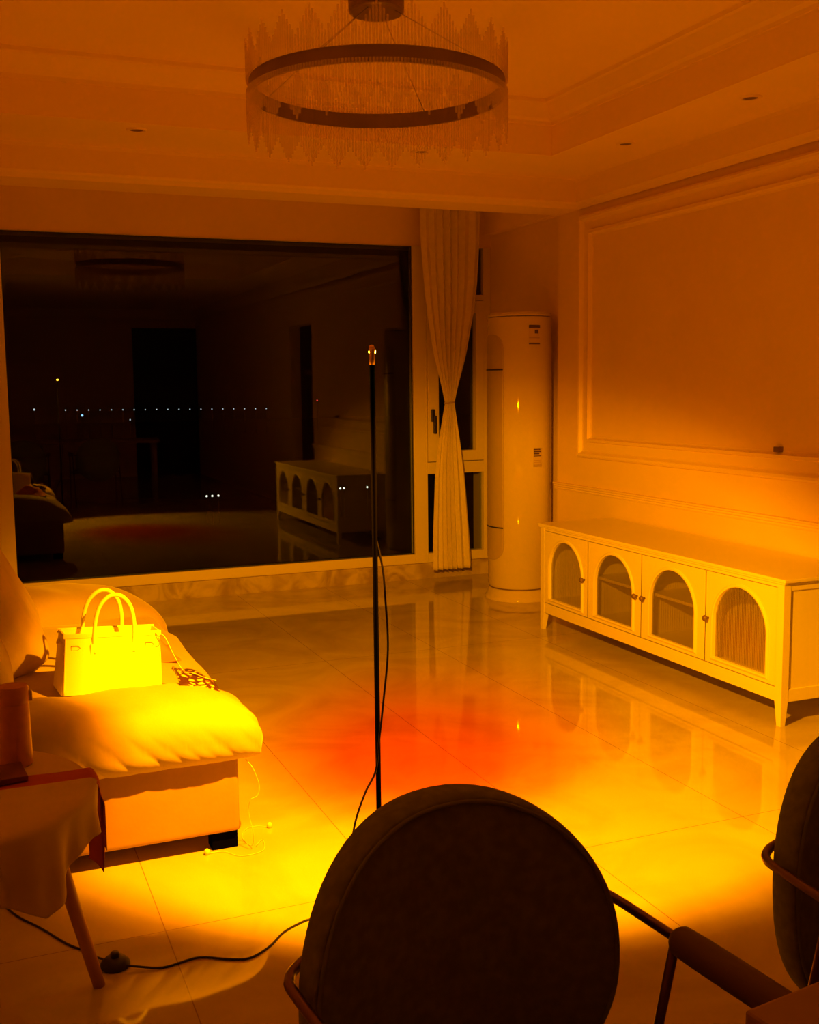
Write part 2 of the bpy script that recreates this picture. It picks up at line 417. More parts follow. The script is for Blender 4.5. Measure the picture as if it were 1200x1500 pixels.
for k in range(NR):
    a = 2*PI*k/NR
    dlow = .078+.088*tri(k/10.)
    dup = .058+.092*tri(k/10.+.5)
    x, y = (RC+.008)*math.cos(a), (RC+.008)*math.sin(a)
    d_ = abs((a-near_dir+PI) % (2*PI)-PI)
    rods.append((d_, x, y, -dlow, .012)); rest_up = (x, y, .052, .052+dup)
    rod_mesh(rest, *rest_up, r=.0042)
rods.sort()
proto = None
for i, (d_, x, y, z0, z1) in enumerate(rods):
    if i < 100:
        if proto is None:
            bm = bmesh.new(); rod_mesh(bm, 0, 0, -1, 0, r=1); bmesh.ops.recalc_face_normals(bm, faces=bm.faces)
            me = bpy.data.meshes.new('crystal_rod'); bm.to_mesh(me); bm.free(); me.materials.append(M['crystal']); proto = me
        o = bpy.data.objects.new('crystal_rod', proto); C.objects.link(o); o.parent = ch
        o.location = (x, y, z1); o.scale = (.0045, .0045, z1-z0)
    else: rod_mesh(rest, x, y, z0, z1)
o = obj('crystal_fringe', rest, M['crystal'], ch); o['kind'] = 'stuff'

# ------------------------------------------------------------ air conditioner
ac = thing('air_conditioner', 'tall white cylindrical floor-standing air conditioner in the corner beside the window', 'air conditioner', (3.336, 6.25, 0))
R0 = .206
autosmooth(LA('body', [(0, .075), (R0-.012, .075), (R0, .095), (R0, 1.795), (R0-.004, 1.806), (R0-.012, 1.808), (0, 1.808)], M['ac'], ac, seg=72))
autosmooth(LA('top_cap', [(0, 1.811), (R0-.004, 1.811), (R0-.002, 1.822), (R0-.012, 1.834), (0, 1.838)], M['ac'], ac, seg=72))
autosmooth(LA('base', [(0, 0), (R0+.022, 0), (R0+.022, .012), (R0+.008, .03), (R0-.004, .062), (R0-.02, .076), (0, .076)], M['ac'], ac, seg=72))
autosmooth(LA('base_gap', [(R0-.02, .070), (R0-.008, .072), (R0-.008, .079), (R0-.02, .081)], M['bronze'], ac, seg=72))
def curved_panel(name, a0, a1, z0, z1, r, m, parent, rc=.0, n=24, nz=40, thick=.004):
    """patch on a cylinder with rounded ends"""
    bm = bmesh.new(); w = (a1-a0)/2*r; am = (a0+a1)/2
    outer = []
    zz = [z0+(z1-z0)*j/nz for j in range(nz+1)]
    if rc: zz = [z0+rc*(1-math.cos(PI/2*j/8)) for j in range(9)]+[z0+rc+(z1-z0-2*rc)*j/12 for j in range(1, 12)]+[z1-rc+rc*math.sin(PI/2*j/8) for j in range(9)]
    for z in zz:
        ww = w
        if rc:
            dd = max(0, rc-(z-z0), rc-(z1-z)); ww = w-rc+math.sqrt(max(0, rc*rc-dd*dd))
        outer.append([bm.verts.new(((r)*math.cos(am+ww/r*(2*i/n-1)), (r)*math.sin(am+ww/r*(2*i/n-1)), z)) for i in range(n+1)])
    for a, b in zip(outer, outer[1:]):
        for i in range(n): bm.faces.new((a[i], a[i+1], b[i+1], b[i]))
    bmesh.ops.remove_doubles(bm, verts=bm.verts, dist=1e-6)
    o = obj(name, bm, m, parent, smooth=True, recalc=False)
    md = o.modifiers.new('thickness', 'SOLIDIFY'); md.thickness = thick; md.offset = 1
    return o
pa = math.radians(196)
curved_panel('outlet_panel', math.radians(148), math.radians(213), .262, 1.70, R0+.0005, M['ac_panel'], ac, rc=.09)
for z in (1.478, .474):
    curved_panel('outlet_slot', math.radians(150), math.radians(212.4), z-.0035, z+.004, R0+.004, M['blackplastic'], ac, nz=2)
lb = curved_panel('energy_label', math.radians(258), math.radians(279.5), 1.635, 1.752, R0+.0004, M['label'], ac, nz=4, thick=.001)
curved_panel('label_heading', math.radians(258), math.radians(279.5), 1.733, 1.752, R0+.0014, M['label_ink'], lb, nz=2, thick=.001)
curved_panel('label_heading', math.radians(258), math.radians(279.5), 1.633, 1.640, R0+.0014, M['label_ink'], lb, nz=2, thick=.001)
curved_panel('label_mark', math.radians(269), math.radians(276), 1.70, 1.722, R0+.0014, M['label_ink'], lb, nz=2, thick=.001)
curved_panel('label_line', math.radians(258.5), math.radians(279), 1.672, 1.674, R0+.0014, M['label_ink'], lb, nz=2, thick=.001)
lb = curved_panel('rating_label', math.radians(267), math.radians(285), .866, .985, R0+.0004, M['label'], ac, nz=4, thick=.0008)
for z0, z1, e in ((.972, .983, 284), (.958, .969, 286), (.945, .955, 282), (.932, .938, 286)):
    curved_panel('label_line', math.radians(267.5), math.radians(e-3), z0, z1, R0+.0012, M['label_ink'], lb, nz=2, thick=.0008)
for z in (.905, .893, .877):
    curved_panel('label_line', math.radians(268), math.radians(282), z, z+.003, R0+.0012, M['stitch'], lb, nz=2, thick=.0008)

# ------------------------------------------------------------ curtain
def curtain():
    bm = bmesh.new(); nu, nv = 220, 110; rows = []
    # outline: (z, x centre, half width)
    prof = [(.085, 3.180, .150), (.35, 3.172, .140), (.75, 3.163, .115), (1.0, 3.160, .083), (1.15, 3.160, .055), (1.262, 3.160, .034),
            (1.34, 3.163, .054), (1.46, 3.167, .086), (1.585, 3.170, .122), (1.755, 3.173, .154), (1.915, 3.180, .183), (2.1, 3.181, .203), (2.37, 3.181, .223), (2.61, 3.181, .228)]
    def at(z):
        for a, b in zip(prof, prof[1:]):
            if z <= b[0]:
                t = (z-a[0])/(b[0]-a[0]); return a[1]+(b[1]-a[1])*t, a[2]+(b[2]-a[2])*t
        return prof[-1][1:]
    for j in range(nv+1):
        z = .085+(2.61-.085)*j/nv
        cs = [at(z+dz) for dz in (-.05, -.025, 0, .025, .05)] if .15 < z < 2.5 and abs(z-1.262) > .03 else [at(z)]
        cx = sum(c[0] for c in cs)/len(cs); hw = sum(c[1] for c in cs)/len(cs)
        row = []
        for i in range(nu+1):
            u = 2*i/nu-1
            ph = 7*PI*u+1.6*math.sin(3*u+1)+.35*math.sin(z*2.1+u*4)
            amp = min(.022, .006+hw*.10)*(.75+.25*math.sin(5*u+2))
            x = cx+hw*(u+.012*math.sin(2*ph))
            y = 6.95+amp*math.sin(ph)-.05*(1-u*u)*math.exp(-((z-1.262)/.25)**2)*.5
            zz = z
            row.append(bm.verts.new((x, y, zz)))
        rows.append(row)
    for a, b in zip(rows, rows[1:]):
        for i in range(nu): bm.faces.new((a[i], a[i+1], b[i+1], b[i]))
    return bm
t = thing('curtain', 'cream floor-length curtain tied in at its middle, hanging before the narrow window', 'curtain', (3.18, 6.95, 0))
bm = curtain(); bmesh.ops.translate(bm, verts=bm.verts, vec=(-3.18, -6.95, 0)); o = obj('drape', bm, M['curtain'], t, smooth=True)
md = o.modifiers.new('thickness', 'SOLIDIFY'); md.thickness = .003
bm = bmesh.new()
sweep(bm, [(-.03+.034*math.cos(a)*1.0, -.012+.030*math.sin(a), 1.262+.004*math.cos(a)) for a in [2*PI*k/24 for k in range(24)]], .005, 8, closed=True)
obj('tieback', bm, M['stitch'], t, smooth=True)
T('curtain_rail', [(-.3, 0, 2.612), (.3, 0, 2.612)], .008, M['trim'], t)

# ------------------------------------------------------------ TV cabinet
tv = thing('tv_cabinet', 'long low cream TV cabinet with four arched reeded-glass doors against the right wall', 'cabinet', (3.0, 4.37, 0))
def CB(name, x0, x1, y0, y1, z0, z1, m='cabinet', parent=tv, bev=.002):
    return B(name, x0-3.0, x1-3.0, y0-4.37, y1-4.37, z0, z1, M[m], parent, bev)
bm = bmesh.new()
for a, b in ((3.385, 3.445), (5.305, 5.365)):
    box(bm, .005, .02, a+.05-4.37, b-.05-4.37, .1, .58)
# carcass: bottom, back, ends, dividers, rails
bm.free(); bm = bmesh.new()
def bx(x0, x1, y0, y1, z0, z1, bev=.0015): box(bm, x0-3.0, x1-3.0, y0-4.37, y1-4.37, z0, z1, bev)
XB = 3.474
bx(3.018, XB, 3.40, 5.35, .155, .170); bx(XB-.008, XB, 3.40, 5.35, .155, .58)
XB2 = XB
for y in (4.862, 4.374, 3.880): bx(3.022, XB-.01, y-.009, y+.009, .17, .575)
bx(3.002, 3.020, 3.42, 5.33, .098, .155); bx(3.002, 3.020, 3.42, 5.33, .568, .585)
obj('carcass', bm, M['cabinet'], tv)
for y, o_ in ((3.392, 1), (5.346, 0)):
    CB('side_panel', 3.03, XB-.02, y, y+.012, .12, .575)
    ys = 3.3855 if o_ else 5.3555
    CB('side_rail', 3.034, XB-.034, ys, ys+.012, .098, .150); CB('side_rail', 3.034, XB-.034, ys, ys+.012, .557, .584)
CB('tabletop', 2.988, XB+.006, 3.368, 5.382, .592, .607, bev=.004)
CB('top_moulding', 2.994, XB+.004, 3.378, 5.372, .583, .592, bev=.003)
for x0, x1 in ((3.0, 3.034), (XB-.034, XB)):
    for yo, yi in ((3.384, 3.424), (5.366, 5.326)):
        bm = bmesh.new()
        # post, tapering on the inner side below the apron
        ya, yb = (yo, yi) if yo < yi else (yi, yo)
        pts = lambda z, s: [(x0+(0 if x0 < 3.05 else .012*s), yo, z), (x1-(.012*s if x0 < 3.05 else 0), yo, z), (x1-(.012*s if x0 < 3.05 else 0), yi+(yo-yi)*.38*s, z), (x0+(0 if x0 < 3.05 else .012*s), yi+(yo-yi)*.38*s, z)]
        loops = [[bm.verts.new((p[0]-3.0, p[1]-4.37, p[2])) for p in pts(z, s)] for z, s in ((0, 1), (.098, 0), (.583, 0))]
        for a, b in zip(loops, loops[1:]):
            for k in range(4): bm.faces.new((a[k], a[(k+1) % 4], b[(k+1) % 4], b[k]))
        bm.faces.new(loops[0]); bm.faces.new(loops[-1])
        obj('leg', bm, M['cabinet'], tv)
CB('shelf', 3.035, XB-.01, 3.892, 4.852, .372, .386, bev=.001)
def arch_pts(yc, z0, zs_, r, n=24):
    p = [(yc-r, z0)]+[(yc-r*math.cos(PI*k/n), zs_+r*math.sin(PI*k/n)) for k in range(n+1)]+[(yc+r, z0)]
    return p
def door(y0, y1, yk):
    """door leaf with arched opening between y0<y1; knob at yk"""
    yc, z0, z1 = (y0+y1)/2, .160, .566
    r, zb, zsx = .171, .190, .190+.337-.171
    bm = bmesh.new()
    def P(y, z, x): return bm.verts.new((x-3.0, y-4.37, z))
    inner = arch_pts(yc, zb, zsx, r)
    # matching outer outline points
    outer = []
    n = len(inner)
    for i, (y, z) in enumerate(inner):
        if i == 0: outer.append((y0, z0))
        elif i == n-1: outer.append((y1, z0))
        else:
            a = PI*(i-1)/(n-3); dy, dz = -math.cos(a), math.sin(a)
            ks = []
            if dy < -1e-6: ks.append((y0-yc)/dy)
            if dy > 1e-6: ks.append((y1-yc)/dy)
            if dz > 1e-6: ks.append((z1-zsx)/dz)
            k = min(ks); outer.append((yc+dy*k, zsx+dz*k))
    # insert exact corners
    for x, front in ((3.0015, True), (3.018, False)):
        pass
    fo = [P(y, z, 3.0015) for y, z in outer]; fi = [P(y, z, 3.0015) for y, z in inner]
    bo = [P(y, z, 3.018) for y, z in outer]; bi = [P(y, z, 3.018) for y, z in inner]
    c1, c2 = (y0, z1), (y1, z1); fc = [P(*c1, 3.0015), P(*c2, 3.0015)]; bc = [P(*c1, 3.018), P(*c2, 3.018)]
    for i in range(n-1):
        q = [fi[i], fi[i+1], fo[i+1], fo[i]]; qb = [bi[i], bi[i+1], bo[i+1], bo[i]]
        o0, o1 = outer[i], outer[i+1]
        for ci, cc in enumerate((c1, c2)):
            if (abs(o0[0]-cc[0]) < 1e-6 and abs(o1[1]-cc[1]) < 1e-6 and abs(o0[1]-cc[1]) > 1e-6 and abs(o1[0]-cc[0]) > 1e-6) or \
               (abs(o1[0]-cc[0]) < 1e-6 and abs(o0[1]-cc[1]) < 1e-6 and abs(o1[1]-cc[1]) > 1e-6 and abs(o0[0]-cc[0]) > 1e-6):
                q = [fi[i], fi[i+1], fo[i+1], fc[ci], fo[i]]; qb = [bi[i], bi[i+1], bo[i+1], bc[ci], bo[i]]
        bm.faces.new(q); bm.faces.new(qb)
        bm.faces.new((fi[i], fi[i+1], bi[i+1], bi[i]))
    bm.faces.new((fi[0], fi[-1], fo[-1], fo[0])); bm.faces.new((bi[0], bi[-1], bo[-1], bo[0])); bm.faces.new((fi[0], fi[-1], bi[-1], bi[0]))
    d = obj('door', bm, M['cabinet'], tv)
    # raised bead round the arch
    bm = bmesh.new(); loop = arch_pts(yc, zb-.0, zsx, r+.0, 24)
    pr_ = [(0, .0), (0, .006), (.007, .008), (.014, .004), (.016, .0)]
    rows = []
    for ins, hgt in pr_:
        rows.append([bm.verts.new((3.0015-hgt-3.0, y-4.37, z)) for y, z in arch_pts(yc, zb-ins, zsx, r+ins, 24)])
    for a, b in zip(rows, rows[1:]):
        for k in range(len(a)): bm.faces.new((a[k], a[(k+1) % len(a)], b[(k+1) % len(a)], b[k]))
    obj('arch_moulding', bm, M['cabinet'], d)
    # reeded pane: real half-round flutes
    bm = bmesh.new(); nr = 34; ny = nr*6
    cols = []
    for i in range(ny+1):
        y = yc-r-.004+(2*r+.008)*i/ny; x = 3.013-.0022*abs(math.sin(PI*i/6))
        dz = math.sqrt(max(0, (r+.004)**2-(y-yc)**2)); top = zsx+dz
        cols.append((bm.verts.new((x-3.0, y-4.37, zb-.004)), bm.verts.new((x-3.0, y-4.37, top))))
    for a, b in zip(cols, cols[1:]): bm.faces.new((a[0], b[0], b[1], a[1]))
    obj('reeded_glass', bm, M['reeded'], d)
    bm = bmesh.new()
    lathe(bm, [(0, 0), (.006, 0), (.005, .009), (.012, .014), (.0145, .021), (.010, .028), (0, .030)], 14)
    bmesh.ops.rotate(bm, verts=bm.verts, cent=(0, 0, 0), matrix=Matrix.Rotation(-PI/2, 3, 'Y'))
    bmesh.ops.translate(bm, verts=bm.verts, vec=(.0015, yk-4.37, .357)); obj('knob', bm, M['bronze'], d, smooth=True)
g = .0025
door(4.862+g, 5.326-g, 4.895); door(4.374+g, 4.862-g, 4.408); door(3.880+g, 4.374-g, 4.345); door(3.424+g, 3.880-g, 3.856+.003)

# small dark bracket resting on the panel moulding
t = tag(B('wall_bracket', XR-.030, XR+.0, 3.972, 4.005, zk(1.098), zk(1.12), M['bronze'], bev=.002), 'tiny dark brown bracket on the wall panel moulding above the cabinet', 'bracket')

# ------------------------------------------------------------ sofa
sofa = thing('sofa', 'cream velvet sofa with puffy rolled arms and boxy base, left under the window', 'sofa', (.2, 4.15, 0))
def S(p): return (p[0]-.2, p[1]-4.15, p[2])
bm = bmesh.new(); box(bm, -.36-.2, .715-.2, 3.128-4.15, 5.17-4.15, .055, .33, .018, 4)
for v in bm.verts:
    y = v.co.y+4.15; x = v.co.x+.2
    v.co.x += .006*math.sin(y*5)*(1 if x > 0 else 0)
obj('base', bm, M['sofa_base'], sofa, smooth=True)
for x, y in ((.67, 3.175), (.67, 5.08), (-.3, 3.175), (-.3, 5.08)):
    B('foot', x-.04-.2, x+.04-.2, y-.03-4.15, y+.03-4.15, 0, .056, M['lamp_black'], sofa, .004)
def ridge(t): return abs(math.sin(t))**.55
def roll_arm(x0, x1, yc, hy, zb, hz, face, ncap, crease):
    """puffy roll along x with a flat seamed underside; face = -1/+1 side that carries the creases"""
    bm = bmesh.new(); rings = []; nx, na = 300, 110
    for i in range(nx+1):
        t = i/nx; x = x0+(x1-x0)*(1-(1-t)**1.8) if t > 0 else x0
        u = max(0, (x-(x0+x1)/2)/((x1-x0)/2)); fz = max(0, 1-u**ncap)**(1/ncap); fy = max(0, 1-u**(ncap*2.2))**(1/(ncap*2.2))
        ring = []
        for k in range(na):
            a = 2*PI*k/na; c, s_ = math.cos(a), math.sin(a)
            y = hy*sgnpow(c, .62); z = hz*.36+(hz*.64 if s_ > 0 else hz*.46)*sgnpow(s_, .72)
            z = max(z, 0)
            zr_ = z/hz
            low = max(0, min(1, (.80-zr_)/.55)); low = low*low*(3-2*low)
            side = max(0, face*c)
            px = x+.9*z+.05*math.sin(3.1*x+2)
            fo = (ridge(px*23+2.6*math.sin(px*6.3)+.9*math.sin(px*17))-.75)*(.75+.5*math.sin(px*4.1+1))+.6*(ridge(px*49+3.0*math.sin(px*9.7)+1)-.7)*(.7+.6*math.sin(px*6.7))
            y += face*crease*fo*low*min(1, side*2.2)
            e = max(0, (u-.72)/.28)
            xx = x+crease*.9*(ridge(y*38+zr_*2+1)-.6)*e*(zr_ < .95)
            wob = .0045*math.sin(x*13+y*9)+.003*math.sin(x*29+1+y*17)
            ring.append(bm.verts.new(S((xx, yc+y*fy, zb+z*fz*(1 if z > 0 else 0)+(wob*zr_ if s_ > 0 else 0)))))
        rings.append(ring)
    for a, b in zip(rings, rings[1:]):
        for k in range(na): bm.faces.new((a[k], a[(k+1) % na], b[(k+1) % na], b[k]))
    bm.faces.new(rings[0]); bmesh.ops.remove_doubles(bm, verts=bm.verts, dist=1e-5)
    return obj('armrest', bm, M['velvet'], sofa, smooth=True)
roll_arm(-.37, .792, 3.275, .200, .284, .190, -1, 4.2, .0140)
roll_arm(-.37, .800, 4.93, .245, .290, .245, -1, 2.3, .003)
def seat_disp(p):
    x, y, z = p
    z2 = z+(.006*math.sin(14*y+5*math.sin(3.*x))+.005*math.sin(9*y-7*x))*(z > 0)
    return Vector((x+.010*math.sin(11*y)*(x > .3), y, z2))
puff('seat_cushion', S((.19, 4.14, .335)), (.572, .76, .085), .40, .35, M['velvet'], sofa, 200, 80, disp=seat_disp)
puff('backrest', S((-.30, 4.15, .50)), (.08, 1.02, .30), .45, .4, M['velvet'], sofa, 120, 60)
# loose cushions
def pillow_disp(p):
    x, y, z = p
    return Vector((x*(1-.12*(abs(y)/.42)**3)+.006*math.sin(9*y+5*z), y, z+.008*math.sin(8*y)))
rot = Matrix.Rotation(math.radians(-27), 3, 'Y')
tag(puff('sofa_pillow', (.045, 4.28, .625), (.125, .50, .25), .38, .30, M['pillow'], None, 140, 70, rot=rot, disp=pillow_disp),
    'large cream back pillow leaning behind the handbag on the sofa', 'pillow')
rot = Matrix.Rotation(math.radians(-22), 3, 'Y')
tag(puff('sofa_pillow', (-.02, 3.55, .585), (.10, .20, .17), .7, .6, M['pillow'], None, 120, 60, rot=rot),
    'rounded pillow at the left photo edge behind the tumbler', 'pillow')

# ------------------------------------------------------------ handbag
bag = thing('handbag', 'cream leather handbag with two rolled handles standing on the sofa', 'handbag', (.396, 3.600, .420))
bag.rotation_euler = (0, math.radians(4), math.radians(5))
HB = .190
bm = bmesh.new()
W0, W1, D0, D1, HH = .162, .154, .080, .050, HB
loops = []
for j in range(9):
    t = j/8; z = t*HH; w = W0+(W1-W0)*t; d_ = D0+(D1-D0)*t+.006*math.sin(PI*t)
    loop = []
    rr = .012
    for (sx, sy, a0) in ((1, -1, -PI/2), (1, 1, 0), (-1, 1, PI/2), (-1, -1, PI)):
        for k in range(4):
            a = a0+PI/2*k/3
            loop.append(bm.verts.new((sx*(w-rr)+rr*math.cos(a), sy*(d_-rr)+rr*math.sin(a), z)))
    loops.append(loop)
for a, b in zip(loops, loops[1:]):
    for k in range(len(a)): bm.faces.new((a[k], a[(k+1) % len(a)], b[(k+1) % len(a)], b[k]))
bm.faces.new(loops[0][::-1])
# inner floor a little below the rim: open top
il = [bm.verts.new((v.co.x*.965, v.co.y*.90, v.co.z)) for v in loops[-1]]
il2 = [bm.verts.new((v.co.x*.965, v.co.y*.88, v.co.z-.05)) for v in loops[-1]]
n = len(il)
for k in range(n):
    bm.faces.new((loops[-1][k], loops[-1][(k+1) % n], il[(k+1) % n], il[k])); bm.faces.new((il[k], il[(k+1) % n], il2[(k+1) % n], il2[k]))
bm.faces.new(il2)
o = autosmooth(obj('body', bm, M['leather'], bag, smooth=True), 50)
for sy, dx in ((-1, .004), (1, -.012)):
    yb = sy*(D1+.004)
    pts = [(-.062+dx, sy*(D1+.012), HH-.062), (-.064+dx, yb*1.08, HH-.02), (-.062+dx, yb, HH+.035), (-.050+dx, yb*.95, HH+.085), (-.026+dx, yb*.9, HH+.116), (0+dx, yb*.9, HH+.125),
           (.026+dx, yb*.9, HH+.116), (.050+dx, yb*.95, HH+.085), (.062+dx, yb, HH+.035), (.064+dx, yb*1.08, HH-.02), (.062+dx, sy*(D1+.012), HH-.062)]
    T('handle', pts, .0066, M['leather'], bag, seg=12, smooth_n=6)
    for s in (-1, 1):
        bm = bmesh.new(); vs = [(-.013, .03), (.013, .03), (.014, -.005), (.0, -.026), (-.014, -.005)]
        ft = [bm.verts.new((s*.063+dx+a, sy*(D1+.016), HH-.062+b)) for a, b in vs]; bk = [bm.verts.new((s*.063+dx+a, sy*(D1+.008), HH-.062+b)) for a, b in vs]
        bm.faces.new(ft); bm.faces.new(bk)
        for k in range(5): bm.faces.new((ft[k], ft[(k+1) % 5], bk[(k+1) % 5], bk[k]))
        obj('handle_patch', bm, M['leather'], bag)
# flap fold over the front and belt
bm = bmesh.new(); box(bm, -W1-.002, W1+.002, -D1-.006, -D1-.001, HH-.012, HH+.003, .002); obj('rim_strap', bm, M['leather'], bag)
bm = bmesh.new(); box(bm, -W1-.004, W1+.004, D1-.002, D1+.004, HH-.012, HH+.003, .002); obj('rim_strap', bm, M['leather'], bag)
for s in (-1, 1):
    pts = [(s*.118-.014, 0, .007), (s*.118+.006, 0, .007), (s*.118+.014, 0, 0), (s*.118+.006, 0, -.007), (s*.118-.014, 0, -.007)]
    T('turn_lock_plate', [(x, -D1-.011, HH-.042+z) for x, _, z in pts], .0013, M['bronze'], bag, seg=6, closed=True)
T('piping', [(-W0+.008, -D0+.0, .004), (-W0+.010, -(D0+D1)/2-.007, HH*.5), (-W1+.006, -D1-.001, HH-.004)], .0025, M['leather'], bag, smooth_n=6)
T('piping', [(W0-.008, -D0+.0, .004), (W0-.010, -(D0+D1)/2-.007, HH*.5), (W1-.006, -D1-.001, HH-.004)], .0025, M['leather'], bag, smooth_n=6)
T('key_cord', [(W1-.018, -D1-.008, HH-.004), (W1-.010, -D1-.013, HH-.018), (W1-.003, -D1-.014, HH-.034), (W1-.007, -D1-.014, HH-.046), (W1-.018, -D1-.014, HH-.05)], .0016, M['stitch'], bag, smooth_n=6, seg=6)
T('gusset_strap', [(-W1-.002, -.03, HH-.03), (-W1-.010, 0, HH-.036), (-W1-.002, .03, HH-.03)], .004, M['leather'], bag, smooth_n=5)

# orange scarf behind the bag
def draped(name, outline_fn, nx, ny, m, thick=.003, parent=None):
    bm = bmesh.new(); rows = [[bm.verts.new(outline_fn(i/nx, j/ny)) for i in range(nx+1)] for j in range(ny+1)]
    for a, b in zip(rows, rows[1:]):
        for i in range(nx): bm.faces.new((a[i], a[i+1], b[i+1], b[i]))
    o = obj(name, bm, m, parent, smooth=True, recalc=False)
    md = o.modifiers.new('thickness', 'SOLIDIFY'); md.thickness = thick; md.offset = 0
    return o
def scarf(u, v):
    x = .42+.255*u; y = 3.80+.25*v+.05*math.sin(3*u)
    z = .424+.095*math.sin(PI*(.12+.88*u))*math.exp(-((v-.5)/.33)**2)+.006*math.sin(14*u+6*v)
    return (x, y, z)
tag(draped('scarf', scarf, 40, 30, M['orange_cloth']), 'crumpled orange-red scarf lying behind the cream handbag', 'scarf')
# patterned pouch
def pouch(u, v):
    x = .585+.115*u+.01*v; y = 3.335+.20*v-.05*u
    z = .466+.010*math.sin(PI*v)-.028*u*u+.004*math.sin(9*u+3*v)+.012*(1-u)*v
    return (x, y, z)
tag(draped('pouch', pouch, 30, 20, M['pattern'], .010), 'flat dark pouch with gold geometric pattern on the sofa arm, right of the handbag', 'pouch')
# white wired earphones
ear = thing('earphones', 'thin white wired earphones trailing from the handbag down over the sofa end', 'earphones', (.77, 3.12, 0))
def E_(p): return (p[0]-.77, p[1]-3.12, p[2])
T('wire', [E_(p) for p in ((.552, 3.55, .595), (.575, 3.54, .585), (.600, 3.52, .525), (.622, 3.48, .480), (.64, 3.43, .482), (.67, 3.37, .478), (.695, 3.32, .478))], .0011, M['white_plastic'], ear, seg=6, smooth_n=8)
T('wire', [E_(p) for p in ((.735, 3.12, .280), (.748, 3.085, .262), (.764, 3.08, .21), (.758, 3.08, .178), (.738, 3.085, .165), (.735, 3.10, .12), (.745, 3.09, .055), (.745, 3.12, .006), (.735, 3.20, .003), (.765, 3.26, .003), (.80, 3.265, .003), (.83, 3.245, .003))], .0010, M['white_plastic'], ear, seg=6, smooth_n=8)
T('wire', [E_(p) for p in ((.76, 3.12, .004), (.79, 3.16, .003), (.77, 3.08, .003), (.70, 3.07, .003), (.66, 3.12, .003), (.615, 3.125, .004))], .0010, M['white_plastic'], ear, seg=6, smooth_n=8)
for x, y in ((.835, 3.243), (.61, 3.125)):
    o = LA('earbud', [(0, 0), (.006, .001), (.009, .007), (.008, .014), (.004, .018), (0, .018)], M['white_plastic'], ear, seg=14, c=E_((x, y, 0)))

# ------------------------------------------------------------ side table and what is on it
tc_ = (-.10, 2.40)
tb = thing('side_table', 'small round side table with splayed wooden legs at the lower left', 'table', (*tc_, 0))
autosmooth(LA('tabletop', [(0, .520), (.295, .520), (.316, .532), (.32, .542), (.314, .550), (0, .550)], M['table_paint'], tb, seg=64))
for a in (19, 139, 259):
    c, s = math.cos(math.radians(a)), math.sin(math.radians(a))
    bm = bmesh.new(); sweep(bm, [(c*.215, s*.215, .525), (c*.345, s*.345, 0.0)], lambda t: .019-.005*t, 16)
    obj('leg', bm, M['wood'], tb, smooth=True)
ZT = .551
def over_rim(r, z_drop_len, ang, R_=.326, sag=.0):
    """point at arc length r from centre along direction ang, falling over the rim"""
    c, s = math.cos(ang), math.sin(ang)
    if r <= R_-.01: return (tc_[0]+c*r, tc_[1]+s*r, ZT+.003)
    e = r-(R_-.01); k = .016*PI/2
    if e < k: t = e/.016; return (tc_[0]+c*(R_-.01+.016*math.sin(t)), tc_[1]+s*(R_-.01+.016*math.sin(t)), ZT+.003-.016*(1-math.cos(t)))
    d_ = e-k
    return (tc_[0]+c*(R_+.006+sag*d_), tc_[1]+s*(R_+.006+sag*d_), ZT-.013-d_)
# white cloth: from a straight fold on the top, over the front rim
HEM = [(-125, .11), (-100, .11), (-82, .10), (-72, .115), (-62, .145), (-54, .175), (-47, .160), (-38, .110), (-26, .078), (-16, .078), (-8, .070), (-4, .03)]
def hem_at(a):
    for p, q_ in zip(HEM, HEM[1:]):
        if a <= q_[0]:
            t = (a-p[0])/(q_[0]-p[0]); return p[1]+(q_[1]-p[1])*t
    return HEM[-1][1]
def cloth(u, v):
    deg = -120+114*u; ang = math.radians(deg)
    chord = min(.306, .034/max(.02, abs(math.sin(ang)))) if deg < 0 else .306
    r = chord+(.334+hem_at(deg)-chord)*v
    p = list(over_rim(r, 0, ang, .326))
    drop = max(0, ZT-p[2])
    wv = (.016*math.sin(ang*13+.6)+.006*math.sin(ang*29))*min(1, drop/.10)
    p[0] += math.cos(ang)*wv*.8; p[1] += math.sin(ang)*wv*.8
    p[2] += .0045
    return tuple(p)
tag(draped('linen_cloth', cloth, 120, 60, M['linen'], .003), 'pale linen cloth draped over the front of the small round table', 'cloth')
def napkin(u, v):
    hang = .185 if v < .22 else .250
    L = .47+hang; s = u*L
    y0 = 2.345+.100*v
    xr = tc_[0]+math.sqrt(.326**2-(y0-tc_[1])**2)
    x = -.25+s
    if x <= xr-.004: return (x, y0, ZT+.0030+.001*math.sin(30*u))
    e = x-(xr-.004); k = .012*PI/2
    if e < k: t = e/.012; return (xr-.004+.012*math.sin(t), y0, ZT+.0030-.012*(1-math.cos(t)))
    th = math.radians(1+20*v); w = min(1, (e-k)/.07); w = w*w*(3-2*w)
    tx, ty = tc_[0]+.342*math.cos(th)+.004*(v < .22), tc_[1]+.342*math.sin(th)
    return ((xr+.009)*(1-w)+tx*w, y0*(1-w)+ty*w, ZT-.009-(e-k))
tag(draped('red_napkin', napkin, 120, 40, M['red_cloth'], .002), 'red runner cloth crossing the round table and hanging over its right rim', 'cloth')
bm = bmesh.new(); box(bm, -.20, .0, -.05, .05, 0, .012, .002); bmesh.ops.rotate(bm, verts=bm.verts, cent=(0, 0, 0), matrix=Matrix.Rotation(.10, 3, 'Z'))
tag(obj('notebook', bm, M['dark_red'], loc=(.085, 2.455, ZT+.007)), 'thin dark red notebook lying on the red runner in front of the tumbler', 'notebook')
tu = thing('tumbler', 'slim reddish insulated tumbler with flip lid on the round table', 'tumbler', (.072, 2.548, ZT-.001))
